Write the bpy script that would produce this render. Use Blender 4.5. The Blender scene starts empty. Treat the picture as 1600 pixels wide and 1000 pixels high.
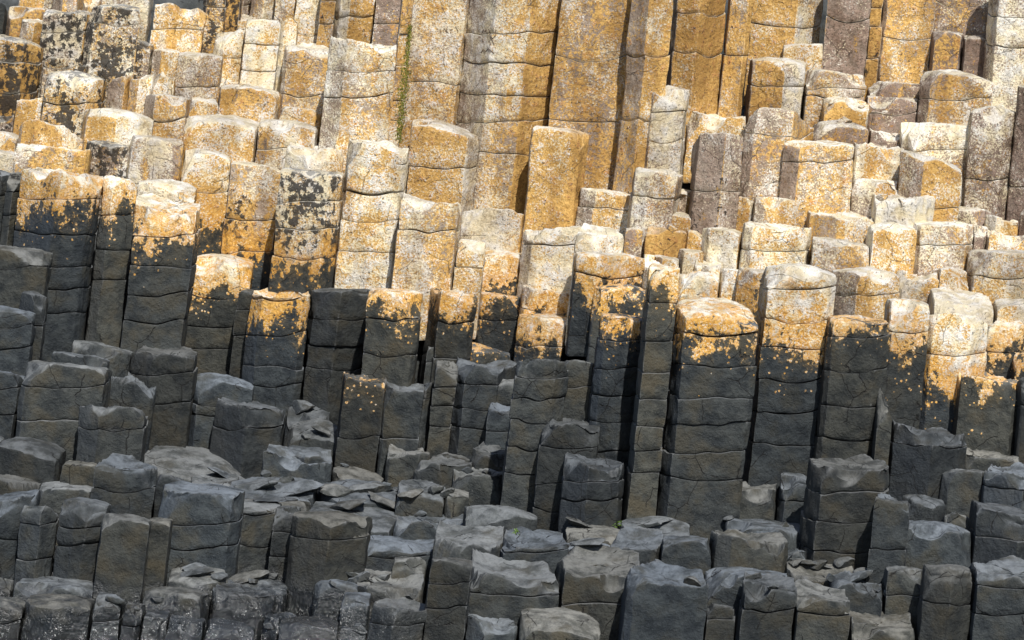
import bpy, math, random
import numpy as np
random.seed(7)
sc = bpy.context.scene
COL = sc.collection
R = math.radians

# ------------------------------------------------------------------ camera
PITCH = R(5.5)
DIST = 30.0
K = 8.0 / 30.0 / 1600.0
AIM = np.array([0.0, 1.8, 0.0])
FWD = np.array([0.0, math.cos(PITCH), -math.sin(PITCH)])
UP = np.array([0.0, math.sin(PITCH), math.cos(PITCH)])
CAM = AIM - FWD * DIST
cam = bpy.data.cameras.new('camera'); camo = bpy.data.objects.new('camera', cam); COL.objects.link(camo)
camo.location = CAM; camo.rotation_euler = (math.pi/2 - PITCH, 0, 0)
cam.sensor_width = 36; cam.lens = 135; cam.clip_end = 3000; cam.clip_start = 0.1
sc.camera = camo

def at(px, py, Y):
    d = FWD + np.array([1.0, 0, 0]) * (px-800)*K + UP * (500-py)*K
    t = (Y - CAM[1]) / d[1]
    return CAM + d*t
def at_x(px, py, Y): return at(px, py, Y)[0]
def lean(x): return 0.105 - 0.006*x          # tangent of the tilt, x in metres

# ------------------------------------------------------------------ numpy noise
def _hash(ix, iy, iz, s):
    n = (ix*374761393 + iy*668265263 + iz*2147483647 + s*974634777) & 0xffffffff
    n = ((n ^ (n >> 13)) * 1274126177) & 0xffffffff
    n = ((n ^ (n >> 16)) * 2246822519) & 0xffffffff
    return ((n ^ (n >> 15)) & 0xffff) / 32767.5 - 1.0
def vnoise(p, scale, seed=0):
    q = p*scale; i = np.floor(q).astype(np.int64); f = q - i; f = f*f*(3-2*f)
    r = 0
    for a in (0, 1):
        wx = f[:, 0] if a else 1-f[:, 0]
        for b in (0, 1):
            wy = f[:, 1] if b else 1-f[:, 1]
            for c in (0, 1):
                wz = f[:, 2] if c else 1-f[:, 2]
                r = r + wx*wy*wz*_hash(i[:, 0]+a, i[:, 1]+b, i[:, 2]+c, seed)
    return r
def fbm(p, scale, octs=3, seed=0, rough=.5):
    r = 0; a = 1.0
    for o in range(octs):
        r = r + a*vnoise(p, scale, seed+o*17); scale *= 2.03; a *= rough
    return r

# ------------------------------------------------------------------ the columns, measured in the photograph
# left x, right x, rim height at the left, at the right, visible foot, look, options
TABLE = """
-40 18 -10 0 52 k
35 90 -24 -14 12 o
90 135 -34 -30 14 o
135 162 -10 2 18 w
160 242 -34 -24 12 o
16 78 9 14 34 o
36 78 30 33 60 w
-45 72 50 66 172 O j=98,142 t=d
75 152 14 19 88 O j=50 t=f
72 142 88 92 126 O j=108
145 243 5 11 114 O
178 244 57 66 112 O t=d
243 325 1 5 82 w j=45
325 360 -36 -34 82 O
358 386 -36 -34 48 O
242 284 76 80 114 w
281 352 79 87 158 p j=137
341 394 44 48 130 w t=s
388 443 28 32 138 w
443 470 28 30 80 w
372 404 24 27 46 p
77 170 107 119 186 O j=163 t=d
26 76 155 152 192 o
174 224 122 114 168 w t=s
207 242 122 118 176 w
242 281 110 114 150 w
231 300 145 150 212 w j=191
299 347 152 158 180 o
342 443 126 138 180 o
135 248 161 179 226 w t=d
136 206 216 224 262 O
-30 30 172 176 200 O
38 137 181 199 228 w
-30 38 200 208 234 w
38 150 216 231 262 o
-40 36 228 236 290 w
-40 25 262 268 375 k j=310
18 46 268 272 400 k
298 412 174 187 246 w t=d
204 292 207 220 274 p
290 366 228 241 392 w yl=352 j=300 t=d
42 165 259 273 530 O yl=325 j=312,366,420,455,492 t=c
165 222 270 275 520 O yl=330 j=341,393,440
222 313 273 288 326 w
212 314 312 328 545 O yl=368 j=370,415,462,505
365 448 245 262 440 w ds=.45 yl=405 j=344,392
300 399 393 402 582 O yl=445 j=468,512,545 t=d fb=0.05
-40 90 372 388 500 k j=420
36 80 449 462 560 k j=512 t=d
-40 62 471 480 566 k
443 540 258 270 445 w ds=.62 yl=425 j=315,358,405 m=1
450 540 222 232 268 w
410 502 180 194 256 p t=d
447 519 68 79 168 p j=150
440 508 163 172 198 w
518 626 57 70 228 w j=112,152 t=c
470 512 -42 -40 72 w j=56
438 476 -42 -40 34 p
508 532 -40 -40 76 o
530 594 -42 -40 64 o j=30
594 636 -40 -38 68 b
400 440 -42 -40 32 w
362 402 -42 -40 32 p
630 652 -42 -42 225 o
646 742 -66 -62 190 p j=130
742 884 -66 -62 322 w j=52,101,150,190,240
884 994 -66 -62 292 o j=92,190
994 1060 -66 -62 292 G j=90,190
1060 1142 -66 -62 178 G j=23,86
1142 1180 -66 -62 176 G j=86
1180 1291 -66 -62 88 w j=40
1291 1364 -66 -62 118 b j=30
1364 1383 -66 -62 124 G
1383 1461 -66 -62 126 w j=60
1461 1552 -66 -62 52 b
1552 1650 -66 -62 168 p j=25,70
1220 1304 66 69 104 g t=f
1172 1258 85 93 166 p
1258 1350 104 116 172 p j=137,152
1284 1354 150 155 194 g t=d
1455 1503 47 50 108 b
1503 1549 54 58 118 b
1356 1440 124 129 150 b
1352 1438 148 153 196 b j=180
1434 1545 103 118 192 p t=d
984 1078 126 142 262 p t=c s=1
832 920 194 206 350 G t=f
905 988 290 300 364 o
648 756 180 206 316 w j=262 t=d
545 641 218 230 446 w ds=.3 j=262,303,348,392
628 724 304 314 447 w j=362
722 832 316 328 375 w yl=440
715 760 372 376 446 O yl=560
744 828 388 394 448 w yl=440
818 936 345 353 448 w
900 976 357 364 455 w
976 1010 353 356 396 p
1006 1072 350 357 398 G
1070 1102 357 360 396 g
990 1080 257 270 356 p j=310
1060 1086 296 300 332 p
1026 1084 330 335 360 p
1078 1180 200 210 356 P j=300
1075 1162 173 181 206 g
1165 1274 160 172 312 p j=213
1126 1180 303 306 356 o
1178 1246 302 309 352 w
1216 1336 216 223 330 p t=f
1332 1410 222 227 276 w t=c
1325 1406 275 280 332 o
1270 1356 187 195 220 b
1355 1440 200 213 226 b
1405 1532 184 193 262 p
1403 1497 230 258 346 p j=326
1514 1588 165 171 320 b j=281 t=d
1586 1650 130 135 312 b j=293
1260 1366 328 336 362 w t=c
1356 1458 299 306 350 W t=c
1488 1548 318 328 352 b
1536 1594 330 346 364 w t=s
1590 1650 318 322 372 b
1096 1162 350 359 410 O t=f yl=520
1160 1267 346 353 416 w t=c
1265 1354 364 378 416 w
1354 1430 348 350 414 w t=d
1425 1518 345 348 414 p t=f
1515 1541 352 355 384 b
1538 1600 358 367 386 w
1508 1650 382 388 464 g j=436
1460 1509 414 416 455 O yl=600
898 1007 387 398 470 O yl=452
1004 1022 394 396 432 O yl=500
1018 1062 396 401 424 w
1060 1100 387 390 418 w
1012 1062 412 416 808 O yl=455 j=475,535,580,622,665,705,740
1060 1122 415 420 466 O yl=480
1084 1128 408 411 458 O yl=500
1124 1162 412 415 462 O yl=500
1150 1204 417 420 474 O yl=480
1056 1196 456 478 818 w yl=520 j=525,573,620,662,706,750 t=d n=big fb=0.12
926 1010 438 446 492 O yl=460 t=d
936 1010 486 494 810 O yl=502 j=530,577,620,662,707
816 900 445 456 548 O yl=505 j=490
810 892 488 494 560 O yl=525 j=540
748 818 452 458 580 O yl=478 j=500
663 750 447 452 602 O yl=488 j=505,560
579 663 445 454 602 O yl=485 j=500,558
488 580 450 446 642 D j=503,542,580
396 490 446 448 642 O yl=500 j=470,525,572,605
376 400 450 452 605 k
118 212 527 546 582 D t=f
88 175 542 556 588 D
210 313 535 549 688 D j=585,632 t=c
308 402 577 594 692 D j=636,652 t=d
48 175 555 566 682 D j=605,655
-40 47 564 574 678 D j=608,650
170 248 582 590 638 D
134 236 616 629 718 D j=672
340 450 617 634 728 D j=672 t=c
450 518 632 642 664 D t=s n=block fb=0.25
452 538 660 664 702 D t=s n=block fb=0.2
448 530 694 702 732 D
530 604 584 591 732 O yl=574 j=685 t=c
602 665 597 606 742 D j=684 t=c
660 690 590 594 698 D
680 716 562 568 702 D
668 702 532 540 600 D
698 800 524 543 606 O yl=540 t=d
714 820 556 567 702 D j=600,640,670 t=c
764 814 586 591 706 D
764 806 632 637 712 D t=c
806 890 553 557 785 D t=s m=1
868 934 554 562 652 D j=605
846 938 645 664 828 D t=c
882 978 710 723 834 D t=c
1192 1304 404 418 752 O yl=540 j=452,505,545,598,645,696 t=d
1298 1402 414 420 494 g t=d
1400 1464 420 424 472 g
1290 1389 490 500 722 O yl=510 j=527,582,636,690
1386 1450 463 470 658 O yl=540 j=520
1440 1540 474 492 656 O yl=605 j=555 t=s
1455 1552 448 464 482 W t=s fb=0.22
1548 1650 463 470 500 w t=d
1538 1600 500 505 562 O yl=556 j=553
1580 1650 540 548 596 O yl=572 t=s
1494 1592 579 592 708 O yl=598 t=c
1590 1650 586 592 702 D
1388 1506 652 673 768 D j=700 t=c
1368 1392 600 650 752 D
1474 1590 697 706 742 D t=c
1470 1550 727 731 796 D t=d
1530 1650 724 730 806 D t=c
1262 1386 714 726 888 D j=768,816,862 t=c
1214 1266 735 743 812 D j=786 t=d
1124 1216 751 758 818 D t=c
1133 1252 806 816 850 D t=f
1108 1228 823 834 884 D t=c
1104 1228 880 886 932 D
1352 1416 767 776 908 D t=c j=862
1408 1472 769 775 806 D t=d
1468 1512 792 796 830 D
1386 1514 800 813 882 D t=d m=1
1380 1443 877 883 972 D
1514 1650 776 806 882 D
1440 1520 876 883 1020 D t=d j=945
1512 1650 876 888 1020 D t=c m=1
1226 1256 843 846 874 D
1226 1340 868 882 908 D t=c fb=0.2
1332 1366 880 886 904 D t=s
1298 1380 896 906 964 D t=c
1235 1342 914 930 1020 D t=c
1305 1422 956 966 1020 D t=c
1155 1246 898 906 1020 D t=c j=955 fb=0.1
1098 1152 928 936 1006 D
978 1104 874 889 1012 D t=c fb=0.12
1034 1111 834 839 888 D t=f
950 1036 834 838 876 D t=c fb=0.15
874 1000 858 866 1006 D t=c j=940 fb=0.22
734 876 868 884 964 D t=c j=930 fb=0.08
658 742 860 869 1020 D j=912,950 t=f
784 892 830 839 878 D t=c j=862 fb=0.08
880 962 842 848 868 D t=d fb=0.15
886 976 815 821 840 D t=f fb=0.2
972 1080 808 814 838 D t=f fb=0.25
800 882 826 832 850 D t=f fb=0.2
812 938 942 956 1012 D t=d fb=0.12
728 812 952 968 1020 D t=c
578 686 930 940 1020 D t=c
494 562 900 906 952 D t=d
558 662 900 908 934 D t=c
536 582 922 928 972 D t=d
442 536 960 964 1020 D t=d
414 466 952 956 1012 D t=c
532 580 966 974 1020 D
550 680 829 846 908 D t=d
614 666 866 871 924 D
680 786 822 833 866 D t=c fb=0.15
728 842 777 792 834 D t=d
693 736 762 766 802 D t=d
622 706 752 758 800 D t=s fb=0.2
616 730 797 806 848 D t=c
460 582 790 800 942 D j=842 t=f
432 474 786 791 914 D j=832,872
344 440 777 783 908 D j=806,856 t=f fb=0.05
260 386 750 762 914 D j=820,858 t=f
229 384 683 716 748 D t=d fb=0.22
155 252 714 724 792 D j=768 t=c
242 300 733 740 792 D
300 395 738 748 765 D t=f fb=0.2
102 158 716 721 752 D
4 104 675 692 738 D t=d fb=0.12
-40 14 675 680 728 D
-40 68 728 746 772 D t=f
68 160 750 758 778 D t=f
-40 66 776 762 888 D j=845 t=f
40 102 775 788 902 D t=s
96 174 773 779 906 D t=d
163 240 797 805 930 D t=f
236 274 803 804 924 D
-40 34 888 893 932 D
30 152 895 906 934 D t=f
-40 48 927 933 1020 D
46 156 925 934 1020 D t=f
150 202 920 935 1020 D
194 236 932 936 1020 D j=980
232 334 912 919 962 D t=d
222 272 950 954 1020 D
264 332 953 962 1020 D
332 432 912 922 978 D t=c
318 402 964 976 1020 D t=f
270 360 880 886 912 D t=d fb=0.2
355 452 898 908 928 D t=f fb=0.15
364 500 742 750 784 D t=f fb=.14
498 622 748 758 786 D t=f fb=.14
416 522 697 720 748 D t=c
518 602 726 740 762 D t=f fb=.14
606 674 697 703 755 D t=c
650 738 712 722 768 D t=c
674 742 698 706 732 D t=s
738 796 698 703 738 D t=c
708 792 731 737 784 D
480 622 782 800 822 D t=f fb=.14
380 482 774 784 804 D t=f fb=.14
"""
class Col: pass
cols = []
for ln in TABLE.strip().splitlines():
    f = ln.split()
    if len(f) < 6: continue
    c = Col()
    c.x0, c.x1, c.yL, c.yR, c.yb = [float(v) for v in f[:5]]
    c.look = f[5]; c.yl = None; c.j = []; c.t = None; c.n = None; c.m = 0; c.s = 0; c.fb = None; c.ds = None
    for o in f[6:]:
        k, v = o.split('=')
        if k == 'yl': c.yl = float(v)
        elif k == 'j': c.j = [float(q) for q in v.split(',')]
        elif k == 't': c.t = v
        elif k == 'ds': c.ds = float(v)
        elif k == 'fb': c.fb = float(v)
        elif k == 'n': c.n = v
        elif k == 'm': c.m = int(v)
    c.i = len(cols); c.rnd = random.Random(c.i*13+5)
    c.tset = c.t is not None
    if c.t is None: c.t = c.rnd.choice('ffdcs')
    c.w = (c.x1-c.x0)*0.005
    c.dp = max(c.w*0.5, 0.2)                 # half depth, front to back
    c.yt = (c.yL+c.yR)/2
    cols.append(c)

# depth order: a column whose foot is hidden by another's top stands behind it
pxm = 0.005
order = sorted(cols, key=lambda c: -c.yb)
def footx(c): return c.x0 - 0.10*(c.yb-c.yt), c.x1 - 0.10*(c.yb-c.yt)
pairs = []
for a in cols:
    for b in cols:
        if a is b or a.yb <= b.yb+4 or a.yt <= b.yt-30: continue
        fx0, fx1 = footx(b)
        if a.yt > b.yb+70: continue
        # overlap measured where a's top meets b
        s = 0.10*(min(max(a.yt, b.yt), b.yb) - b.yt)
        bx0, bx1 = b.x0-s, b.x1-s
        ov = min(a.x1, bx1)-max(a.x0, bx0)
        mw = min(a.x1-a.x0, b.x1-b.x0)
        if ov < 0.16*mw: continue
        ov = ov/mw
        need = (a.dp + b.dp)*(0.92 if ov > .5 else 0.6)
        gap = (b.yb - a.yt)*pxm/ math.sin(PITCH) if a.yt < b.yb else 0
        pairs.append((a, b, need))
front = {c.i: 0.0 for c in cols}
for _ in range(60):
    ch = False
    for a, b, n in pairs:
        v = front[a.i]+n
        if v > front[b.i]+1e-6: front[b.i] = v; ch = True
    if not ch: break
TOP = max(front.values())
back = {c.i: TOP for c in cols}
for c in cols:
    if c.yt < -30: back[c.i] = max(front[c.i], TOP-0.5*(1-0))
for _ in range(60):
    ch = False
    for a, b, n in pairs:
        v = back[b.i]-n
        if v < back[a.i]-1e-6: back[a.i] = v; ch = True
    if not ch: break
for c in cols:
    fr, bk = front[c.i], back[c.i]
    trend = (1010-c.yb)/1000.0*TOP*0.98
    c.Y = min(max(trend, fr), max(bk, fr))
print('depth rows', TOP, 'columns', len(cols))

for c in cols:
    P0 = at(c.x0, c.yL, c.Y+c.dp*0.7); P1 = at(c.x1, c.yR, c.Y+c.dp*0.7)
    c.zL, c.zR = P0[2], P1[2]
    c.X = (P0[0]+P1[0])/2; c.hw = abs(P1[0]-P0[0])/2*(1.05 if c.yt < -30 else 1.03)
    c.zt = (c.zL+c.zR)/2
    c.ln = lean(c.X)
    c.sx = c.X - c.ln*c.zt                      # position in the un-tilted frame
    c.zb = at(c.X, c.yb, c.Y)[2]
    c.zbot = min(c.zb - 0.45, c.zt-0.5)
    c.dp = max(c.hw*1.02, 0.2)

def clip(poly, nx, ny, d):
    out = []
    for i in range(len(poly)):
        p, q = poly[i], poly[(i+1) % len(poly)]
        dp, dq = p[0]*nx+p[1]*ny-d, q[0]*nx+q[1]*ny-d
        if dp <= 0: out.append(p)
        if dp*dq < 0:
            t = dp/(dp-dq); out.append((p[0]+(q[0]-p[0])*t, p[1]+(q[1]-p[1])*t))
    return out
def plan(c):
    rot = c.rnd.choice((0, 8, -9, 15, -15, 30))+c.rnd.uniform(-4, 4); n = c.rnd.choice((6, 6, 6, 6, 5))
    if n == 5: rot += c.rnd.choice((18, 54))
    sharp = c.rnd.random() < .28
    ex, ey = (1.22, 1.2) if sharp else (1.56, 1.5)
    if sharp and n == 6: rot = 30+c.rnd.uniform(-14, 14)
    poly = []
    for k in range(n):
        a = R(rot+360.0*k/n)+c.rnd.uniform(-.12, .12)
        poly.append((math.cos(a)*c.hw*ex, math.sin(a)*c.dp*ey))
    poly = clip(poly, 1, 0, c.hw); poly = clip(poly, -1, 0, c.hw)
    if not sharp:
        g = c.rnd.uniform(-.22, .22); poly = clip(poly, math.sin(g), -math.cos(g), c.dp*(.62 if c.yt < -30 else .9))
    for b in cols:
        if b is c: continue
        dx, dy = b.sx-c.sx, b.Y-c.Y
        d = math.hypot(dx, dy)
        if d > 1.6 or d < 1e-4: continue
        # columns whose height ranges never meet need no shared joint
        if b.zt < c.zbot or c.zt < b.zbot: continue
        ux, uy = dx/d, dy/d
        rc = math.hypot(c.hw*ux, c.dp*uy); rb = math.hypot(b.hw*ux, b.dp*uy)
        w = (d + (rc-rb))/2
        w = max(w*(1+.4*uy*uy), 0.6*rc)
        poly2 = clip(poly, ux, uy, w)
        if len(poly2) >= 3: poly = poly2
    return poly

def outline(poly, step=0.026, bev=0.007):
    # merge very short edges, bevel the corners, resample evenly
    pts = []
    for i, p in enumerate(poly):
        q = poly[(i+1) % len(poly)]
        if math.hypot(p[0]-q[0], p[1]-q[1]) > 0.035: pts.append(p)
    if len(pts) < 3: pts = poly
    out = []
    n = len(pts)
    for i in range(n):
        p, q = np.array(pts[i]), np.array(pts[(i+1) % n]); o = np.array(pts[i-1])
        L = np.linalg.norm(q-p); Lo = np.linalg.norm(p-o)
        b = min(bev, L*.3, Lo*.3)
        a0 = p+(o-p)/max(Lo, 1e-6)*b; a1 = p+(q-p)/max(L, 1e-6)*b
        out += [a0, (a0+a1)/2*0.55+p*0.45, a1]
        e1 = q+(p-q)/max(L, 1e-6)*min(bev, L*.3)
        Le = np.linalg.norm(e1-a1); u = (e1-a1)/max(Le, 1e-6)
        if Le > .03:
            s1, s2 = a1+u*.005, e1-u*.005
            m = max(1, int((Le-.01)/step))
            for k in range(0, m+1): out.append(s1+(s2-s1)*k/m)
        else:
            m = max(1, int(Le/step))
            for k in range(1, m): out.append(a1+(e1-a1)*k/m)
    return np.array(out)

def mesh_from(name, V, F):
    me = bpy.data.meshes.new(name)
    V = np.asarray(V, dtype=np.float32)
    me.vertices.add(len(V)); me.vertices.foreach_set('co', V.ravel())
    ls = []; lt = []; k = 0; idx = []
    for f in F:
        ls.append(k); lt.append(len(f)); k += len(f); idx += f
    me.loops.add(k); me.loops.foreach_set('vertex_index', idx)
    me.polygons.add(len(F)); me.polygons.foreach_set('loop_start', ls); me.polygons.foreach_set('loop_total', lt)
    me.update(calc_edges=True); me.validate()
    me.polygons.foreach_set('use_smooth', [True]*len(F))
    me.set_sharp_from_angle(angle=R(38))
    return me

def drum_mesh(c, ring, zlo, zhi, top, name, k):
    """ring: outline about (0,0); zlo/zhi: height functions of plan position; one drum of a column"""
    rnd = c.rnd
    n = len(ring)
    Rm = np.hypot(ring[:, 0], ring[:, 1]).mean()
    sc_ = 1+rnd.uniform(-.012, .006); oo = 2.2 if c.look in 'Dk' else 1.8; off = np.array([rnd.uniform(-.004, .004)*oo, rnd.uniform(-.007, .007)*oo])
    if k == 0 and not top: off *= 0
    rg = ring*sc_*(1-0.004/Rm) + off
    zl = zlo(rg); zh = zhi(rg)
    H = max(float((zh-zl).mean()), .02)
    m = max(2, int(H/0.03))
    ts = np.linspace(0, 1, m+1)
    s_end = min(0.008/H, .2)
    ts = np.unique(np.concatenate([ts, [s_end, 1-s_end]]))
    V = []
    for t in ts:
        d = min(t, 1-t)*H
        ins = 0.012*math.exp(-d/0.008) if t < .5 else 0.0015*math.exp(-d/0.006)
        if t > .5 and top: ins = 0.007*math.exp(-d/0.007)
        nrm = rg/np.maximum(np.hypot(rg[:, 0], rg[:, 1]), 1e-6)[:, None]
        q = rg - nrm*ins
        z = zl+(zh-zl)*t
        V.append(np.column_stack([q, z]))
    nr = len(V); side_n = nr*n
    F = []
    for r in range(nr-1):
        for i in range(n):
            j = (i+1) % n
            F.append([r*n+i, r*n+j, (r+1)*n+j, (r+1)*n+i])
    last = V[-1]
    caps = 11 if top else 1
    base = (nr-1)*n
    cen = last[:, :2].mean(0)
    for r in range(1, caps):
        f = 1 - r/float(caps)
        q = cen + (last[:, :2]-cen)*f
        V.append(np.column_stack([q, zhi(q)]))
        nb = len(V)*n - n
        for i in range(n):
            j = (i+1) % n
            F.append([base+i, base+j, nb+j, nb+i])
        base = nb
    Vall = np.vstack(V)
    ci = len(Vall)
    Vall = np.vstack([Vall, np.array([[cen[0], cen[1], float(zhi(cen[None])[0])]])])
    for i in range(n): F.append([base+i, base+(i+1) % n, ci])
    # lower lid
    cl = rg.mean(0); Vall = np.vstack([Vall, np.array([[cl[0], cl[1], float(zlo(cl[None])[0])]])])
    for i in range(n): F.append([(i+1) % n, i, ci+1])
    if top:
        zt_ = c.zt
        nsp = rnd.choice((1, 2, 2, 3, 4)) if c.look in 'DkO' else rnd.choice((0, 0, 1, 1, 2))
        for _ in range(nsp):
            a = rnd.uniform(-2.9, -.25); el = rnd.uniform(.15, .9)
            nv = np.array([math.cos(a)*math.cos(el), math.sin(a)*math.cos(el), math.sin(el)])
            rr = np.hypot(math.cos(a)*c.hw, math.sin(a)*c.dp)
            p0 = np.array([math.cos(a)*rr*rnd.uniform(.84, 1.0), math.sin(a)*rr*rnd.uniform(.84, 1.0), zt_-rnd.uniform(.0, .10)])
            dd = (Vall-p0)@nv + .02*vnoise(Vall+c.i, 9, 3)
            lim = Vall[:, 2] > float(zl.mean())+.01
            k_ = np.where(lim, np.maximum(dd, 0), 0)
            Vall = Vall - nv*k_[:, None]
    # world-space weathering
    W = Vall.copy()
    W[:, 0] += c.sx + c.ln*W[:, 2]; W[:, 1] += c.Y
    disp = 0.011*fbm(W, 2.6, 2, 3) + 0.0065*fbm(W, 11, 2, 31) + 0.0030*fbm(W, 38, 2, 61)
    sidev = np.zeros(len(W)); sidev[:side_n] = 1
    hd = np.hypot(Vall[:, 0]-off[0], Vall[:, 1]-off[1]); hd[hd < 1e-5] = 1
    W[:side_n, 0] += (Vall[:side_n, 0]/hd[:side_n])*(disp[:side_n]-0.004)
    W[:side_n, 1] += (Vall[:side_n, 1]/hd[:side_n])*(disp[:side_n]-0.004)
    vd = (0.008*fbm(W, 7.3, 2, 5)+0.004*fbm(W, 31, 2, 9))
    if top: W[side_n:-1, 2] += vd[side_n:-1]; W[side_n-n:side_n, 2] += vd[side_n-n:side_n]
    ox = c.ox
    W -= ox
    return mesh_from(name, W, F)

def top_fn(c):
    rnd = c.rnd
    hw, dp = c.hw, c.dp
    zt = c.zt; sl = (c.zR-c.zL)/(2*hw) ; fb = {'f': rnd.uniform(-.08, .03), 'd': rnd.uniform(-.08, .04), 'c': rnd.uniform(-.08, .03), 's': rnd.uniform(-.42, -.25)}[c.t]
    if c.fb is not None: fb = c.fb
    chips = []
    big = c.t in 'cs'
    for _ in range(rnd.choice((1, 2, 2, 3)) if not big else 4):
        a = rnd.uniform(-math.pi, math.pi)
        dist = rnd.uniform(.80, 1.1)
        ax, ay = math.cos(a), math.sin(a)
        chips.append((ax, ay, dist, rnd.choice((rnd.uniform(.4, 1.4), rnd.uniform(1.4, 3.5)))))
    scoops = []
    for _ in range(rnd.choice((0, 1, 1, 2)) if c.t == 'c' or c.m else rnd.choice((0, 0, 1))):
        a = rnd.uniform(-2.9, -.25)
        scoops.append((math.cos(a)*hw*.9, math.sin(a)*dp*.9, rnd.uniform(.07, .15), rnd.uniform(.04, .12)))
    seed = c.i
    def f(q):
        x, y = q[:, 0], q[:, 1]
        z = zt + sl*x + fb*(y-dp*.7 if fb > 0 else y+dp*.8)
        r2 = (x/hw)**2+(y/dp)**2
        if c.t == 'd': z = z + .04*(hw/.25)*(.3-1.0*r2)
        elif c.t == 'c': z = z + .035*(hw/.25)*(r2-1)
        else: z = z - .012*r2**2
        u, v = x/hw, y/dp
        z0 = z
        for ax, ay, d, s in chips:
            e = u*ax+v*ay-d
            z = np.minimum(z, z0 - np.maximum(e, 0)*s*hw*.9)
        for cx, cy, r, dd in scoops:
            d2 = ((x-cx)**2+(y-cy)**2)/(r*r)
            z = z - dd*np.maximum(0, 1-d2)**.6
        P = np.column_stack([x+seed*3.1, y, x*0])
        tr = fbm(P, 5.5, 2, 91)*2.2
        return z + .006*fbm(P, 9, 2, 77) + .010*np.round(tr)*(1 if c.t in 'cs' else .4)
    return f

def joint_fn(c, zj, k):
    rnd = c.rnd
    a = rnd.uniform(.012, .075)*(1 if rnd.random() < .85 else -.6)*min(1, c.hw/.22)
    sx = rnd.uniform(-.06, .05); seed = c.i*7+k
    Rr = c.hw
    def f(q):
        r2 = (q[:, 0]**2+q[:, 1]**2)/(Rr*Rr)
        P = np.column_stack([q[:, 0]+seed*1.7, q[:, 1], q[:, 0]*0])
        return zj + a*(np.minimum(r2, 1.4)-.85) + sx*q[:, 0] + .010*vnoise(P, 9, 4)
    return f
# ------------------------------------------------------------------ rock material
class NT:
    def __init__(s, name):
        s.m = bpy.data.materials.new(name); s.m.use_nodes = True; s.t = s.m.node_tree; s.t.nodes.clear()
    def n(s, typ, **kw):
        nd = s.t.nodes.new(typ)
        for k, v in kw.items(): setattr(nd, k, v)
        return nd
    def link(s, a, b): s.t.links.new(a, b)
    def put(s, sock, v):
        if hasattr(v, 'is_output'): s.link(v, sock)
        elif isinstance(v, tuple) and len(v) == 3 and sock.type == 'RGBA': sock.default_value = (*v, 1)
        else: sock.default_value = v
    def noise(s, vec, scale, detail=4, rough=.55, dist=0.0):
        nd = s.n('ShaderNodeTexNoise'); s.put(nd.inputs['Vector'], vec)
        nd.inputs['Scale'].default_value = scale; nd.inputs['Detail'].default_value = detail
        nd.inputs['Roughness'].default_value = rough; nd.inputs['Distortion'].default_value = dist
        return nd.outputs['Fac']
    def math(s, op, a, b=0.0, c=0.0, clamp=False):
        nd = s.n('ShaderNodeMath', operation=op, use_clamp=clamp)
        s.put(nd.inputs[0], a); s.put(nd.inputs[1], b)
        if op in ('MULTIPLY_ADD',): s.put(nd.inputs[2], c)
        return nd.outputs[0]
    def step(s, v, lo, hi, a=0.0, b=1.0):
        nd = s.n('ShaderNodeMapRange', interpolation_type='SMOOTHSTEP')
        s.put(nd.inputs['Value'], v); s.put(nd.inputs['From Min'], lo); s.put(nd.inputs['From Max'], hi)
        s.put(nd.inputs['To Min'], a); s.put(nd.inputs['To Max'], b)
        return nd.outputs[0]
    def mix(s, f, a, b, mode='MIX'):
        nd = s.n('ShaderNodeMix', data_type='RGBA', blend_type=mode)
        s.put(nd.inputs[0], f); s.put(nd.inputs[6], a); s.put(nd.inputs[7], b)
        return nd.outputs[2]
    def attr(s, name):
        return s.n('ShaderNodeAttribute', attribute_type='OBJECT', attribute_name=name).outputs['Fac']

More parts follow.
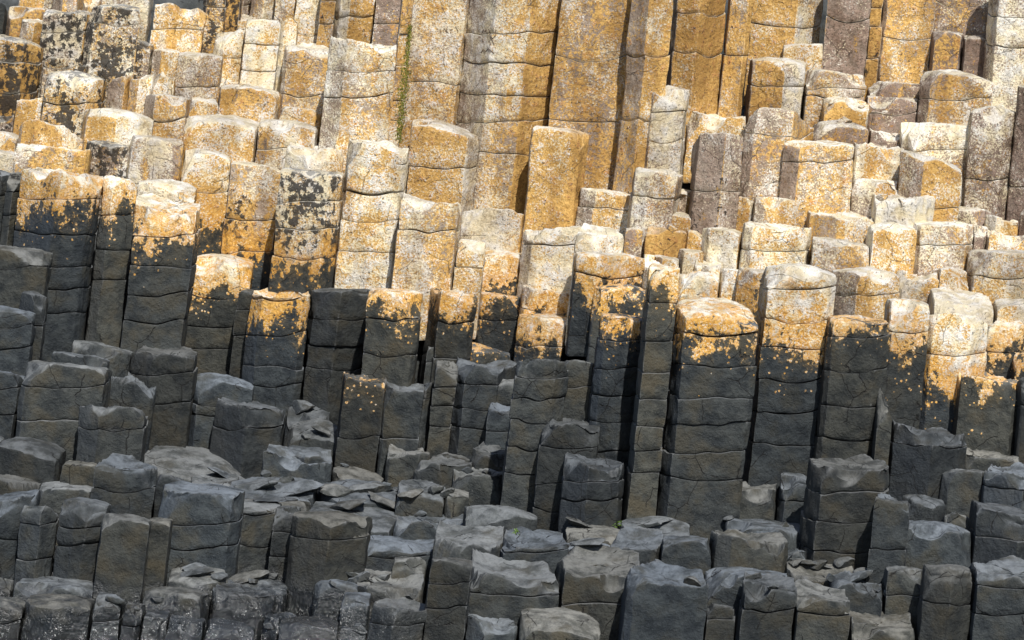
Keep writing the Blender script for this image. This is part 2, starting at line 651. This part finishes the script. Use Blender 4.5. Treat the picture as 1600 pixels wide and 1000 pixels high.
def rock_material(name, attrs=True):
    T = NT(name)
    geo = T.n('ShaderNodeNewGeometry')
    P = geo.outputs['Position']
    sep = T.n('ShaderNodeSeparateXYZ'); T.link(P, sep.inputs[0]); Z = sep.outputs['Z']
    sn = T.n('ShaderNodeSeparateXYZ'); T.link(geo.outputs['Normal'], sn.inputs[0])
    A = (lambda n, d: T.attr(n)) if attrs else (lambda n, d: d)
    ochre, pale, spots = A('ochre', 0.0), A('pale', 0.0), A('dark_spots', 0.0)
    bare, pink, foot = A('bare', 0.0), A('pink', 0.0), A('lichen_foot', 50.0)
    tone, warm = A('tone', 0.0), A('warm', 0.0)
    big = T.noise(P, 1.7, 3); mid = T.noise(P, 7.5, 5, .6); blob = T.noise(P, 15, 6, .68)
    fine = T.noise(P, 48, 5, .7); grit = T.noise(P, 150, 3, .7)
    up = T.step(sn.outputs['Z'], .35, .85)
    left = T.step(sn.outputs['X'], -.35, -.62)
    # --- dark tidal rock
    d = T.mix(T.step(mid, .34, .66), (.017, .020, .022), (.046, .049, .047))
    d = T.mix(T.step(T.noise(P, 4.3, 4), .46, .68), d, (.047, .043, .033))
    d = T.mix(T.step(fine, .52, .78), d, (.066, .069, .067))
    d = T.mix(T.step(grit, .64, .74), d, (.13, .13, .12))
    d = T.mix(T.math('MULTIPLY', left, .55), d, (.052, .058, .066))  # left-facing facets tinted bluish and lighter, sky light painted into the colour
    d = T.mix(T.math('MULTIPLY', up, T.step(T.noise(P, 5, 5, .7), .36, .62, .15, 1.0)), d, (.165, .170, .174))  # up-facing tops lightened in colour to imitate light from above
    cwarm = T.math('MULTIPLY_ADD', warm, .5, .5)
    d = T.mix(1.0, d, T.mix(cwarm, (.86, .96, 1.08), (1.08, 1.02, .88)), 'MULTIPLY')
    d = T.mix(1.0, d, T.mix(T.math('MULTIPLY_ADD', tone, .5, .5), (.68, .68, .68), (1.36, 1.36, 1.36)), 'MULTIPLY')
    wet = T.math('MULTIPLY', T.step(T.math('ADD', Z, T.math('MULTIPLY', mid, .5)), -1.58, -1.80), T.step(sep.outputs['X'], -.3, -1.5))
    d = T.mix(T.math('MULTIPLY', wet, .8), d, (.012, .014, .016))
    # --- bare upper rock
    fleck = T.noise(P, 62, 4, .8)
    gran = T.noise(P, 36, 5, .8)
    stretch = T.n('ShaderNodeVectorMath', operation='MULTIPLY'); T.link(P, stretch.inputs[0]); stretch.inputs[1].default_value = (1, 1, .35)
    streak = T.noise(stretch.outputs[0], 5.5, 4, .6)
    r1 = T.mix(T.step(mid, .35, .65), (.150, .110, .088), (.25, .20, .170))
    r2 = T.mix(T.step(mid, .35, .65), (.38, .295, .225), (.55, .465, .370))
    u = T.mix(T.math('MULTIPLY', bare, T.step(big, .3, .7, .75, 1.05)), r1, r2)
    u = T.mix(T.math('MULTIPLY', pink, T.step(blob, .35, .6, .0, .45)), u, (.36, .225, .17))
    u = T.mix(T.step(gran, .55, .60), u, (.17, .125, .10))
    # ochre crust
    och = T.mix(T.step(gran, .42, .58), (.50, .275, .06), (.76, .47, .14))
    och = T.mix(T.step(blob, .54, .66), och, (.60, .29, .09))
    och = T.mix(T.step(T.noise(P, 30, 4, .7), .57, .66), och, (.30, .165, .045))
    facet = T.math('MULTIPLY', warm, T.step(sn.outputs['X'], .0, .2, -.13, .13))
    sideless = T.math('MULTIPLY', left, .30)
    ov = T.math('ADD', T.math('MULTIPLY', streak, .7), T.math('ADD', T.math('MULTIPLY', blob, .5), T.math('MULTIPLY', gran, 1.05)))
    om = T.step(T.math('SUBTRACT', T.math('ADD', T.math('MULTIPLY_ADD', ochre, .8, ov), facet), sideless), 1.50, 1.60)
    u = T.mix(T.math('MULTIPLY', om, .92), u, och)
    # pale crust in flecks
    wv = T.math('ADD', T.math('MULTIPLY_ADD', T.math('MULTIPLY_ADD', T.noise(P, 4.3, 3), .55, T.math('MULTIPLY', big, .55)), .85, T.math('MULTIPLY', blob, .30)), T.math('MULTIPLY', fleck, 1.25))
    wv = T.math('ADD', wv, T.math('MULTIPLY', up, .22))
    wm = T.step(T.math('SUBTRACT', T.math('MULTIPLY_ADD', pale, .62, wv), T.math('MULTIPLY', facet, .7)), 1.50, 1.56)
    wc = T.mix(T.step(mid, .4, .62), (.85, .75, .52), (.80, .77, .70))
    u = T.mix(wm, u, wc)
    # black specks and patches
    sp = T.math('MULTIPLY', T.step(T.noise(P, 52, 3, .65), .615, .64), T.step(mid, .38, .52))
    bp = T.step(T.math('MULTIPLY_ADD', spots, .42, T.math('ADD', T.math('MULTIPLY_ADD', blob, .6, T.math('MULTIPLY', streak, .45)), T.math('MULTIPLY', gran, .25))), .90, .93)
    u = T.mix(T.math('MAXIMUM', T.math('MULTIPLY', sp, .85), T.math('MULTIPLY', bp, .95)), u, (.034, .031, .027))
    u = T.mix(T.step(grit, .58, .66, 0, .6), u, (.15, .11, .07))
    grime = T.math('MULTIPLY', T.step(T.noise(stretch.outputs[0], 3.4, 5, .65), .44, .62), T.step(gran, .40, .56, .45, 1.0))
    u = T.mix(T.math('MULTIPLY', grime, .75), u, T.mix(1.0, u, (.46, .40, .33), 'MULTIPLY'))
    u = T.mix(T.math('MULTIPLY', up, .30), u, T.mix(T.step(mid, .4, .6), (.30, .29, .27), (.80, .78, .72)))  # tops paled: weathering plus overhead light painted in
    # --- where the crust ends above the tide mark
    zz = T.math('SUBTRACT', Z, foot)
    edge = T.math('ADD', zz, T.math('ADD', T.math('MULTIPLY_ADD', blob, .8, -.40), T.math('MULTIPLY_ADD', T.noise(stretch.outputs[0], 5.2, 4, .6), 1.0, -.5)))
    edge = T.math('ADD', edge, T.math('MULTIPLY_ADD', gran, .25, -.125))
    rim = T.math('MULTIPLY', T.step(edge, .32, .10), T.step(fleck, .62, .52))
    u = T.mix(T.math('MULTIPLY', rim, .85), u, T.mix(T.step(gran, .42, .58), (.50, .235, .035), (.72, .40, .09)))
    d = T.mix(T.math('MULTIPLY', T.math('MULTIPLY', T.step(edge, -.16, .02), T.step(foot, 40, 30)), T.step(fine, .38, .6, .1, .6)), d, (.16, .115, .055))
    u = T.mix(1.0, u, T.mix(T.math('MULTIPLY_ADD', tone, .5, .5), (.80, .78, .77), (1.12, 1.12, 1.10)), 'MULTIPLY')
    live = T.step(edge, -.010, .018)
    v2 = T.n('ShaderNodeTexVoronoi'); T.link(P, v2.inputs['Vector']); v2.inputs['Scale'].default_value = 19
    dots = T.math('MULTIPLY', T.step(T.math('MULTIPLY_ADD', fine, .45, v2.outputs['Distance']), .42, .40), T.step(T.math('MULTIPLY_ADD', mid, .5, edge), -.02, .06))
    live = T.math('MAXIMUM', live, T.math('MULTIPLY', dots, T.step(foot, 40, 30)))
    c = T.mix(live, d, u)
    gl = T.math('MULTIPLY', wet, T.step(T.noise(P, 70, 4, .8), .59, .62))
    c = T.mix(T.math('MULTIPLY', gl, T.step(mid, .50, .56)), c, (.70, .70, .68))  # water glints painted as pale flecks on the wet rock
    # --- hairline cracks
    warp = T.n('ShaderNodeVectorMath', operation='MULTIPLY_ADD')
    nz = T.n('ShaderNodeTexNoise'); T.link(P, nz.inputs['Vector']); nz.inputs['Scale'].default_value = 6; nz.inputs['Detail'].default_value = 4
    T.link(nz.outputs['Color'], warp.inputs[0]); warp.inputs[1].default_value = (.10, .10, .10); T.link(P, warp.inputs[2])
    v3 = T.n('ShaderNodeTexVoronoi', feature='DISTANCE_TO_EDGE'); T.link(warp.outputs[0], v3.inputs['Vector']); v3.inputs['Scale'].default_value = 2.6
    crack = T.math('MULTIPLY', T.step(v3.outputs['Distance'], .009, .003), T.step(T.noise(P, 2.7, 2), .52, .56))
    c = T.mix(T.math('MULTIPLY', crack, T.math('MULTIPLY_ADD', live, -.4, .85)), c, (.012, .011, .010))
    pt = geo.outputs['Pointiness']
    c = T.mix(T.math('MULTIPLY', T.step(pt, .525, .60), T.step(blob, .3, .6, .25, .75)), c, T.mix(live, (.17, .175, .18), (.80, .74, .62)))  # convex edges paled: wear together with painted rim highlights
    c = T.mix(T.step(pt, .475, .40, 0, .6), c, (.018, .016, .014))  # hollows darkened, crevice shade painted into the colour
    b = T.n('ShaderNodeBsdfPrincipled')
    T.link(c, b.inputs['Base Color'])
    T.put(b.inputs['Specular IOR Level'], T.math('MULTIPLY_ADD', wet, .6, .3))
    T.put(b.inputs['Roughness'], T.math('SUBTRACT', T.step(fine, .3, .7, .72, .95), T.math('MULTIPLY', wet, .68)))
    h = T.math('ADD', T.math('MULTIPLY', mid, .022), T.math('MULTIPLY', blob, .022))
    h = T.math('ADD', h, T.math('ADD', T.math('MULTIPLY', fine, .010), T.math('MULTIPLY', grit, .0025)))
    h = T.math('ADD', h, T.math('MULTIPLY', T.math('MULTIPLY', om, T.math('MULTIPLY', live, T.step(foot, 40, 30))), .002))
    h = T.math('SUBTRACT', h, T.math('MULTIPLY', crack, .012))
    bu = T.n('ShaderNodeBump'); bu.inputs['Strength'].default_value = .85; bu.inputs['Distance'].default_value = 1.0
    T.link(h, bu.inputs['Height']); T.link(bu.outputs[0], b.inputs['Normal'])
    out = T.n('ShaderNodeOutputMaterial'); T.link(b.outputs[0], out.inputs[0])
    return T.m
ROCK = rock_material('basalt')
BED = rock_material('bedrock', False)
def plain(name, col, rough=.7, col2=None, scale=30):
    T = NT(name); geo = T.n('ShaderNodeNewGeometry')
    b = T.n('ShaderNodeBsdfPrincipled'); out = T.n('ShaderNodeOutputMaterial')
    T.link(T.mix(T.noise(geo.outputs['Position'], scale, 4), col, col2 or tuple(v*.6 for v in col)), b.inputs['Base Color'])
    b.inputs['Roughness'].default_value = rough
    T.link(b.outputs[0], out.inputs[0]); return T.m

LOOK = {  # ochre, white, black spots, brightness of bare rock, pinkness
 'g': (.86, .36, .06, .9, .4), 'G': (.93, .14, .30, .9, .3), 'w': (.70, .47, .12, 1.0, .6),
 'W': (.30, .96, .05, 1.1, .4), 'p': (.56, .41, .13, .75, 1.0), 'b': (.38, .26, .18, .30, 1.0),
 'P': (.40, .40, .45, .9, .9), 'o': (.68, .40, .26, .7, .5), 'O': (.62, .34, .62, .35, .3),
 'D': (0, 0, 0, 0, 0), 'k': (.0, .0, .0, 0, 0)}
def set_look(o, c):
    oc, wh, bl, br, pk = LOOK[c.look]
    j = c.rnd.uniform
    if c.look in 'Dk' and c.yl is None: lz = 50.0
    elif c.yl is None: lz = -50.0
    else: lz = float(at(c.X, c.yl, c.Y)[2])
    if c.look == 'O' and c.yl is not None: oc, wh, bl, br = .80, .52, .16, .6
    if c.look in 'w' and c.yl is not None: bl = .22
    if getattr(c, 'ds', None) is not None: bl = c.ds
    o['ochre'] = oc+c.jit[0]; o['pale'] = wh+c.jit[1]; o['dark_spots'] = bl; o['bare'] = br; o['pink'] = pk
    o['lichen_foot'] = lz; o['tone'] = c.jit[2]; o['warm'] = c.jit[3]

allz = []
for c in cols:
    poly = plan(c)
    c.jit = (c.rnd.uniform(-.15, .13), c.rnd.uniform(-.16, .12), c.rnd.uniform(-1, 1), c.rnd.uniform(-1, 1))
    ring = outline(poly)
    if (c.x1-c.x0) < 8 or len(ring) < 6: print('thin', c.i); continue
    hv = min(c.yb, 1000)-max(c.yt, 0)
    c.name = 'loose_rock' if c.n == 'block' else 'stone_slab' if (c.fb or 0) >= .14 and hv < 45 else 'basalt_column'
    c.ox = np.array([c.sx+c.ln*c.zbot, c.Y, c.zbot])
    tf = top_fn(c)
    zj = []
    js = list(c.j)
    if not js and c.yb-c.yt > 62 and c.name == 'basalt_column' and c.rnd.random() < .82:
        y = c.yt+c.rnd.uniform(28, 50)
        while y < min(c.yb, 1000)-18: js.append(y); y += c.rnd.uniform(28, 64)
    for y in js:
        zj.append(float(at(c.X, y, c.Y-c.dp*.8)[2]))
    zj = [z for z in sorted(zj) if z < c.zt-.07 and z > c.zbot+.05]
    base = lambda q, z=c.zbot: np.full(len(q), z)
    fns = [base]
    for k, z in enumerate(zj): fns.append(joint_fn(c, z, k))
    fns.append(tf)
    nd = len(fns)-1
    c.nd = nd
    if nd == 1:
        me = drum_mesh(c, ring, fns[0], fns[1], True, c.name, 0)
        o = bpy.data.objects.new(c.name, me); COL.objects.link(o); o.location = c.ox
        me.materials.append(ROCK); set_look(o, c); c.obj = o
    else:
        root = bpy.data.objects.new(c.name, None); COL.objects.link(root); root.location = c.ox
        root.empty_display_size = .1
        c.obj = root
        for k in range(nd):
            istop = k == nd-1
            lo, hi = fns[k], fns[k+1]
            if not istop: h2 = (lambda q, h=hi: h(q)-.0065)
            else:
                h2 = (lambda q, h=hi, l=lo: np.maximum(h(q), l(q)+.03))
            me = drum_mesh(c, ring, lo, h2, istop, 'drum', k)
            o = bpy.data.objects.new('cap' if istop else 'drum', me); COL.objects.link(o); o.parent = root
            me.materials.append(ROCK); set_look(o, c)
# ------------------------------------------------------------------ bedrock, sea
def tag(o, label=None, cat=None, group=None, kind=None):
    if label: o['label'] = label
    if cat: o['category'] = cat
    if group: o['group'] = group
    if kind: o['kind'] = kind
    elif cat: o['kind'] = 'thing'
def bedrock():
    xs = np.arange(-7.5, 7.6, .12); ys = np.arange(-1.2, TOP+4.5, .12)
    GX, GY = np.meshgrid(xs, ys)
    num = np.zeros_like(GX); den = np.zeros_like(GX)
    for c in cols:
        d2 = ((GX-c.X)**2+(GY-c.Y)**2); w = 1/(d2+.01)**2
        num += w*(min(c.zb, c.zt-.35)-.30); den += w
    Z = num/den
    for c in cols:
        near = ((GX-c.X)**2+(GY-c.Y)**2) < (c.hw+.22)**2
        Z = np.where(near, np.minimum(Z, min(c.zb, c.zt-.4)-.25), Z)
    zmin = min(c.zb for c in cols)
    Z = np.where(GY < -.3, np.minimum(Z, zmin-.1), Z)
    lastY = max(c.Y for c in cols)
    topz = max(c.zt for c in cols)
    s = np.clip((GY-lastY-.35)/.4, 0, 1)
    Z = Z*(1-s)+s*(topz-.25)
    P = np.column_stack([GX.ravel(), GY.ravel(), Z.ravel()*0])
    Z = Z + .05*fbm(P, 2.5, 3, 8).reshape(Z.shape)
    V = np.column_stack([GX.ravel(), GY.ravel(), Z.ravel()])
    ny, nx = GX.shape
    F = [[r*nx+i, r*nx+i+1, (r+1)*nx+i+1, (r+1)*nx+i] for r in range(ny-1) for i in range(nx-1)]
    o = bpy.data.objects.new('bedrock', mesh_from('bedrock', V, F)); COL.objects.link(o)
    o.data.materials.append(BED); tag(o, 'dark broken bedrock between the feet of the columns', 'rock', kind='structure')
bedrock()
zsea = at(0, 1060, -.5)[2]-.35
sea = bpy.data.objects.new('sea', mesh_from('sea', [(-900, -900, zsea), (900, -900, zsea), (900, 900, zsea), (-900, 900, zsea)], [[0, 1, 2, 3]]))
COL.objects.link(sea); sea.data.materials.append(plain('sea_water', (.02, .035, .04), .12)); tag(sea, 'dark sea water at the foot of the rocks', 'sea', kind='structure')

# ------------------------------------------------------------------ light
SUN_EL, SUN_AZ = R(47), R(16)        # azimuth: to the right of the camera's back
w = bpy.data.worlds.new('World'); sc.world = w; w.use_nodes = True
nt = w.node_tree; nt.nodes.clear()
sky = nt.nodes.new('ShaderNodeTexSky'); sky.sky_type = 'NISHITA'; sky.sun_disc = False
sky.sun_elevation = SUN_EL; sky.sun_rotation = R(180)-SUN_AZ
bg = nt.nodes.new('ShaderNodeBackground'); bg.inputs[1].default_value = .11
ow = nt.nodes.new('ShaderNodeOutputWorld')
nt.links.new(sky.outputs[0], bg.inputs[0]); nt.links.new(bg.outputs[0], ow.inputs[0])
L = bpy.data.lights.new('sun', 'SUN'); L.energy = 5.0; L.angle = R(.6); L.color = (1, .965, .91)
lo = bpy.data.objects.new('sun', L); COL.objects.link(lo)
from mathutils import Vector
dirv = Vector((math.sin(SUN_AZ)*math.cos(SUN_EL), -math.cos(SUN_AZ)*math.cos(SUN_EL), math.sin(SUN_EL)))
lo.rotation_euler = dirv.to_track_quat('Z', 'Y').to_euler(); lo.location = dirv*50
sc.view_settings.view_transform = 'Standard'; sc.view_settings.look = 'None'; sc.view_settings.exposure = 0
sc.render.resolution_x = 1024; sc.render.resolution_y = 640

# ------------------------------------------------------------------ small things on the rock
bpy.context.view_layer.update()
dg = bpy.context.evaluated_depsgraph_get()
def hit(px, py):
    d = Vector(FWD + np.array([1.0, 0, 0])*(px-800)*K + UP*(500-py)*K).normalized()
    ok, loc, nor, _, ob, _ = sc.ray_cast(dg, Vector(CAM), d)
    return (loc, nor, ob) if ok else (None, None, None)
def tuft(name, spots, n, size, mat, label, cat, rnd=random.Random(3)):
    V, F = [], []
    P = []
    for px, py, rad in spots:
        for _ in range(n):
            h, nor, ob = hit(px+rnd.gauss(0, rad*.45), py+rnd.gauss(0, rad*.45))
            if h is not None: P.append((h, nor))
    if not P: return
    base = P[0][0].copy()
    for h, nor in P:
        for _ in range(3):
            a = Vector((rnd.gauss(0, 1), rnd.gauss(0, 1), rnd.gauss(0, 1))).normalized()
            dirn = (nor*1.2+a).normalized(); side = dirn.cross(a).normalized()*size*rnd.uniform(.2, .45)
            L = size*rnd.uniform(.6, 1.5); q = h-base-nor*.003
            k = len(V)
            V += [q-side*.4, q+side*.4, q+dirn*L*.6+side, q+dirn*L, q+dirn*L*.6-side]; F.append([k, k+1, k+2, k+3, k+4])
    o = bpy.data.objects.new(name, mesh_from(name, [tuple(v) for v in V], F)); COL.objects.link(o); o.location = base
    o.data.materials.append(mat); tag(o, label, cat)
MOSS = plain('moss', (.30, .30, .04), .9, (.10, .11, .02), 40)
GREEN = plain('leaf_green', (.08, .16, .03), .6, (.17, .26, .05), 60)
tuft('moss', [(641-(y-40)*.10, y, 3+4*math.sin((y-40)/60.0)**2+(2 if y > 100 else 0)) for y in range(42, 222, 3)], 16, .012, MOSS, 'yellow green moss filling the long crack below the top edge', 'moss')
tuft('leafy_plant', [(966, 818, 7)], 40, .012, GREEN, 'small bright green plant growing at the foot of the big domed column', 'plant')
tuft('leafy_plant', [(806, 831, 5)], 25, .012, GREEN, 'tiny bright green plant on the slabs below the slim dark pillars', 'plant')

def chunk(px, py, size, i, label, group=None, flat=1.0):
    rnd = random.Random(i+100)
    for dy in (0, 5, -5, 10, -10, 16, -16, 23, -23, 30, -30):
        h, nor, ob = hit(px, py+dy)
        if h is not None and nor.z > .5: break
    else: return
    py = py+dy
    s_ = size*.005/2
    import bmesh
    bm = bmesh.new(); bmesh.ops.create_icosphere(bm, subdivisions=4, radius=1.0)
    V = np.array([v.co[:] for v in bm.verts]); F = [[v.index for v in f.verts] for f in bm.faces]; bm.free()
    for _ in range(11):
        nv = np.array([rnd.gauss(0, 1) for _ in range(3)]); nv /= np.linalg.norm(nv)
        d_ = rnd.uniform(.38, .75); dd = V@nv-d_
        V = V - nv*np.maximum(dd, 0)[:, None]
    V *= np.array([s_*1.5, s_*1.2, s_*rnd.uniform(.6, 1.0)*flat])
    V += (.05*s_)*np.column_stack([vnoise(V+i, 3/s_, 5), vnoise(V+i, 3/s_, 6), vnoise(V+i, 3/s_, 7)])
    a = rnd.uniform(-.5, .5); ca, sa = math.cos(a), math.sin(a)
    V = V@np.array([[ca, 0, sa], [0, 1, 0], [-sa, 0, ca]])
    o = bpy.data.objects.new('loose_rock' if flat == 1 else 'stone_slab', mesh_from('loose_rock', V, F)); COL.objects.link(o)
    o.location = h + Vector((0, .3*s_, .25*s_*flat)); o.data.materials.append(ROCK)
    f = Col(); f.rnd = rnd; f.yl = None; f.look = 'p' if py < 400 else 'D'; f.X = h.x; f.Y = h.y; f.jit = (0, 0, rnd.uniform(-.8, .8), rnd.uniform(-.6, .6))
    set_look(o, f); f.obj = o; f.x0, f.x1, f.yt, f.yb, f.t, f.fb, f.name = px-size*.6, px+size*.6, py-size/2, py+size/2, 's', 0, ('loose_rock' if flat == 1 else 'stone_slab')
    chunks.append(f)
chunks = []
for i, (px, py, sz) in enumerate([(470, 645, 34), (505, 678, 38), (478, 690, 16), (530, 655, 14), (540, 700, 14), (600, 745, 18), (640, 775, 34), (676, 770, 26), (655, 790, 18), (700, 790, 22), (585, 760, 22), (545, 770, 18),
        (300, 892, 30), (345, 905, 24), (395, 912, 22), (425, 905, 16), (560, 908, 26), (600, 905, 22), (520, 920, 16), (640, 925, 18), (1240, 885, 24), (1275, 890, 30), (1320, 885, 26), (1350, 900, 22), (1300, 905, 16), (1390, 935, 18),
        (1060, 950, 34), (1085, 930, 22), (1045, 975, 24), (1180, 905, 26), (1210, 925, 22), (1320, 175, 22), (1300, 163, 14), (1345, 168, 14), (1400, 190, 16), (1075, 312, 18), (1052, 338, 20), (1380, 318, 22), (1410, 322, 18),
        (1560, 345, 24), (1585, 352, 16), (730, 745, 18), (760, 740, 16), (250, 940, 20), (180, 940, 24), (210, 955, 18), (420, 975, 20), (560, 975, 22), (700, 985, 18), (850, 925, 30), (415, 745, 20), (450, 755, 24), (490, 768, 16), (1140, 790, 16), (1490, 800, 18), (1225, 800, 14)]):
    chunk(px, py, sz, i, '')
for i, (px, py, sz) in enumerate([(400, 760, 70), (455, 768, 80), (520, 772, 75), (575, 768, 60), (430, 785, 60), (540, 795, 70), (600, 790, 50), (620, 745, 40), (300, 900, 60), (380, 908, 55),
        (905, 822, 60), (1010, 822, 70), (920, 845, 60), (1270, 878, 50), (1330, 912, 50), (565, 905, 50), (350, 745, 46)]):
    chunk(px, py, sz, 300+i, '', flat=.34)
INK = plain('dark_stain', (.13, .09, .06), .9)
def strokes(name, lines, width):
    V, F = [], []; owner = None; base = None
    for ln_ in lines:
        pts = []
        for (x0, y0), (x1, y1) in zip(ln_[:-1], ln_[1:]):
            for t in np.linspace(0, 1, 5): pts.append((x0+(x1-x0)*t, y0+(y1-y0)*t))
        prev = None
        for i, (x, y) in enumerate(pts):
            h, nor, ob = hit(x, y)
            if h is None: continue
            if owner is None: owner = ob.parent or ob; base = owner.location.copy()
            q = h + nor*.002 + Vector((0, -.002, 0)) - base
            dx, dy = pts[min(i+1, len(pts)-1)][0]-pts[max(i-1, 0)][0], pts[min(i+1, len(pts)-1)][1]-pts[max(i-1, 0)][1]
            L_ = math.hypot(dx, dy) or 1
            sd = Vector((dy/L_, 0, dx/L_))*width
            k = len(V); V += [q-sd, q+sd]
            if prev is not None: F.append([prev, prev+1, k+1, k])
            prev = k
    if owner:
        o = bpy.data.objects.new(name, mesh_from(name, [tuple(v) for v in V], F)); COL.objects.link(o); o.parent = owner; o.data.materials.append(INK)
strokes('scratched_letters', [[(688, 45), (688, 53)], [(693, 51), (694, 44), (698, 51), (699, 41)], [(699, 46), (697, 48), (701, 52)], [(702, 46.5), (708, 46)], [(705, 46.5), (704.5, 52)], [(712, 41), (716, 50)]], .0022)
strokes('painted_marks', [[(754, 52), (756, 46), (758, 50), (760, 46), (761, 52)], [(765, 46), (766, 56), (770, 60), (774, 56), (775, 46)], [(768, 60), (772, 70)], [(754, 60), (756, 66)], [(752, 83), (755, 77), (759, 81), (763, 76), (768, 80), (772, 84)]], .0035)

# ------------------------------------------------------------------ names for people: what each column looks like and stands by
LM = [(1126, 600, 'the big domed column'), (876, 270, 'the tall ochre pillar'), (1030, 195, 'the split-shouldered pale pillar'), (104, 380, 'the wide orange-topped column'),
 (306, 705, 'the huge rounded slab'), (350, 480, 'the round orange-capped column'), (1324, 800, 'the stacked dark stump'), (848, 660, 'the two-faced dark pillar'),
 (638, 130, 'the mossy crack'), (1490, 560, 'the golden-faced column'), (45, 430, 'the wide dark block'), (875, 978, 'the pale front block'),
 (492, 350, 'the white-streaked column'), (521, 870, 'the wide smooth dark column'), (100, 965, 'the wet glinting rocks'), (1450, 840, 'the chipped shouldered block'),
 (1278, 270, 'the broad grey upper block'), (1350, 455, 'the bulging orange block'), (1485, 150, 'the round brown stump'), (124, 145, 'the blotched upper stump'),
 (567, 640, 'the orange-cornered dark column'), (1168, 850, 'the worn bowl-shaped block'), (355, 215, 'the rounded cream stump'), (593, 340, 'the five-jointed pale column'), (805, 900, 'the pair of front blocks')]
COLN = {'D': 'dark grey', 'k': 'blackish grey', 'g': 'golden', 'G': 'black-specked golden', 'w': 'cream and ochre', 'W': 'white-crusted', 'p': 'pinkish grey', 'P': 'black-stained pinkish', 'b': 'bare brown', 'o': 'ochre brown', 'O': 'ochre-blotched dark'}
def rel(c, skip=()):
    cx, cy = (c.x0+c.x1)/2, (max(c.yt, 0)+min(c.yb, 1000))/2
    best = sorted(((math.hypot(cx-x, cy-y), x, y, n) for x, y, n in LM if n not in skip))
    out = []
    for d, x, y, n in best[:5]:
        if d < 34: continue
        a = math.degrees(math.atan2(y-cy, cx-x)) % 360
        w_ = ['right of', 'up right of', 'above', 'up left of', 'left of', 'down left of', 'below', 'down right of'][int(((a+22.5) % 360)//45)]
        out.append((('just ' if d < 105 else '')+w_+' '+n, d))
    return out
def look(c, lvl):
    h = min(c.yb, 1000)-max(c.yt, 0); w_ = c.x1-c.x0
    size = ('narrow ' if w_ < 48 else 'broad ' if w_ > 100 else '') + ('squat ' if h < 45 else 'short ' if h < 85 else 'tall ' if h > 150 else '')
    col_ = COLN[c.look]
    if c.look == 'O' and c.yl is not None: col_ = 'orange-topped black'
    if c.look == 'w' and c.yl is not None: col_ = 'cream black-footed'
    noun = {'loose_rock': 'angular loose rock', 'stone_slab': 'slab', 'basalt_column': 'column' if h >= 60 else 'stump'}[c.name]
    if c in chunks: return ('small ' if w_ > 24 else 'tiny ')+COLN[c.look]+(' angular rock fragment' if c.name == 'loose_rock' else ' flat broken slab')
    tp = {'d': 'domed ', 'c': 'hollow-topped ', 's': 'slant-topped ', 'f': 'flat-topped '}[c.t] if c.yt > 0 and c.tset else ('right-sloping ' if c.yR-c.yL > 13 and c.yt > 0 else '')
    return (size + tp + col_ + ' ' + noun)
used = set()
def nw(s): return len(s.replace('-', ' ').split())
for c in cols + chunks:
    if not hasattr(c, 'obj'): continue
    o = c.obj
    rs = rel(c); base = look(c, 0); cand = []
    edge_ = ''
    if c.yt < 0: edge_ = ' at the top edge'
    elif c.x0 < 0: edge_ = ' at the left edge'
    elif c.x1 > 1600: edge_ = ' at the right edge'
    elif c.yb > 1000: edge_ = ' at the bottom edge'
    own = [n for x, y, n in LM if c.x0-4 < x < c.x1+4 and c.yt < y < c.yb and math.hypot((c.x0+c.x1)/2-x, (max(c.yt, 0)+min(c.yb, 1000))/2-y) < 34]
    if own: cand.append(base + ', known as '+own[0] if False else base+' itself, '+own[0])
    for r_, d in rs: cand.append(base+edge_+', '+r_)
    for i in range(len(rs)):
        for j in range(i+1, len(rs)): cand.append(base+', '+rs[i][0]+', '+rs[j][0])
    for r_, d in rs: cand.append(base+' %s pixels wide, ' % 'few'+r_)
    lab = next((q for q in cand if q not in used and nw(q) <= 16), None)
    if lab is None: lab = cand[0]; print('DUP', lab)
    used.add(lab)
    lab = lab.replace(' itself, the', ', the')
    tide = c.yl is not None
    if c.name == 'basalt_column':
        tag(o, lab, 'rock column', 'dark columns of the lower shore' if c.look in 'Dk' and not tide else 'orange-topped columns along the tide mark' if tide else 'ochre and cream columns of the upper cliff')
    else: tag(o, lab, 'slab' if c.name == 'stone_slab' else 'rock', 'slabs of the lower shelf' if c.name == 'stone_slab' else 'loose rocks lying among the columns')
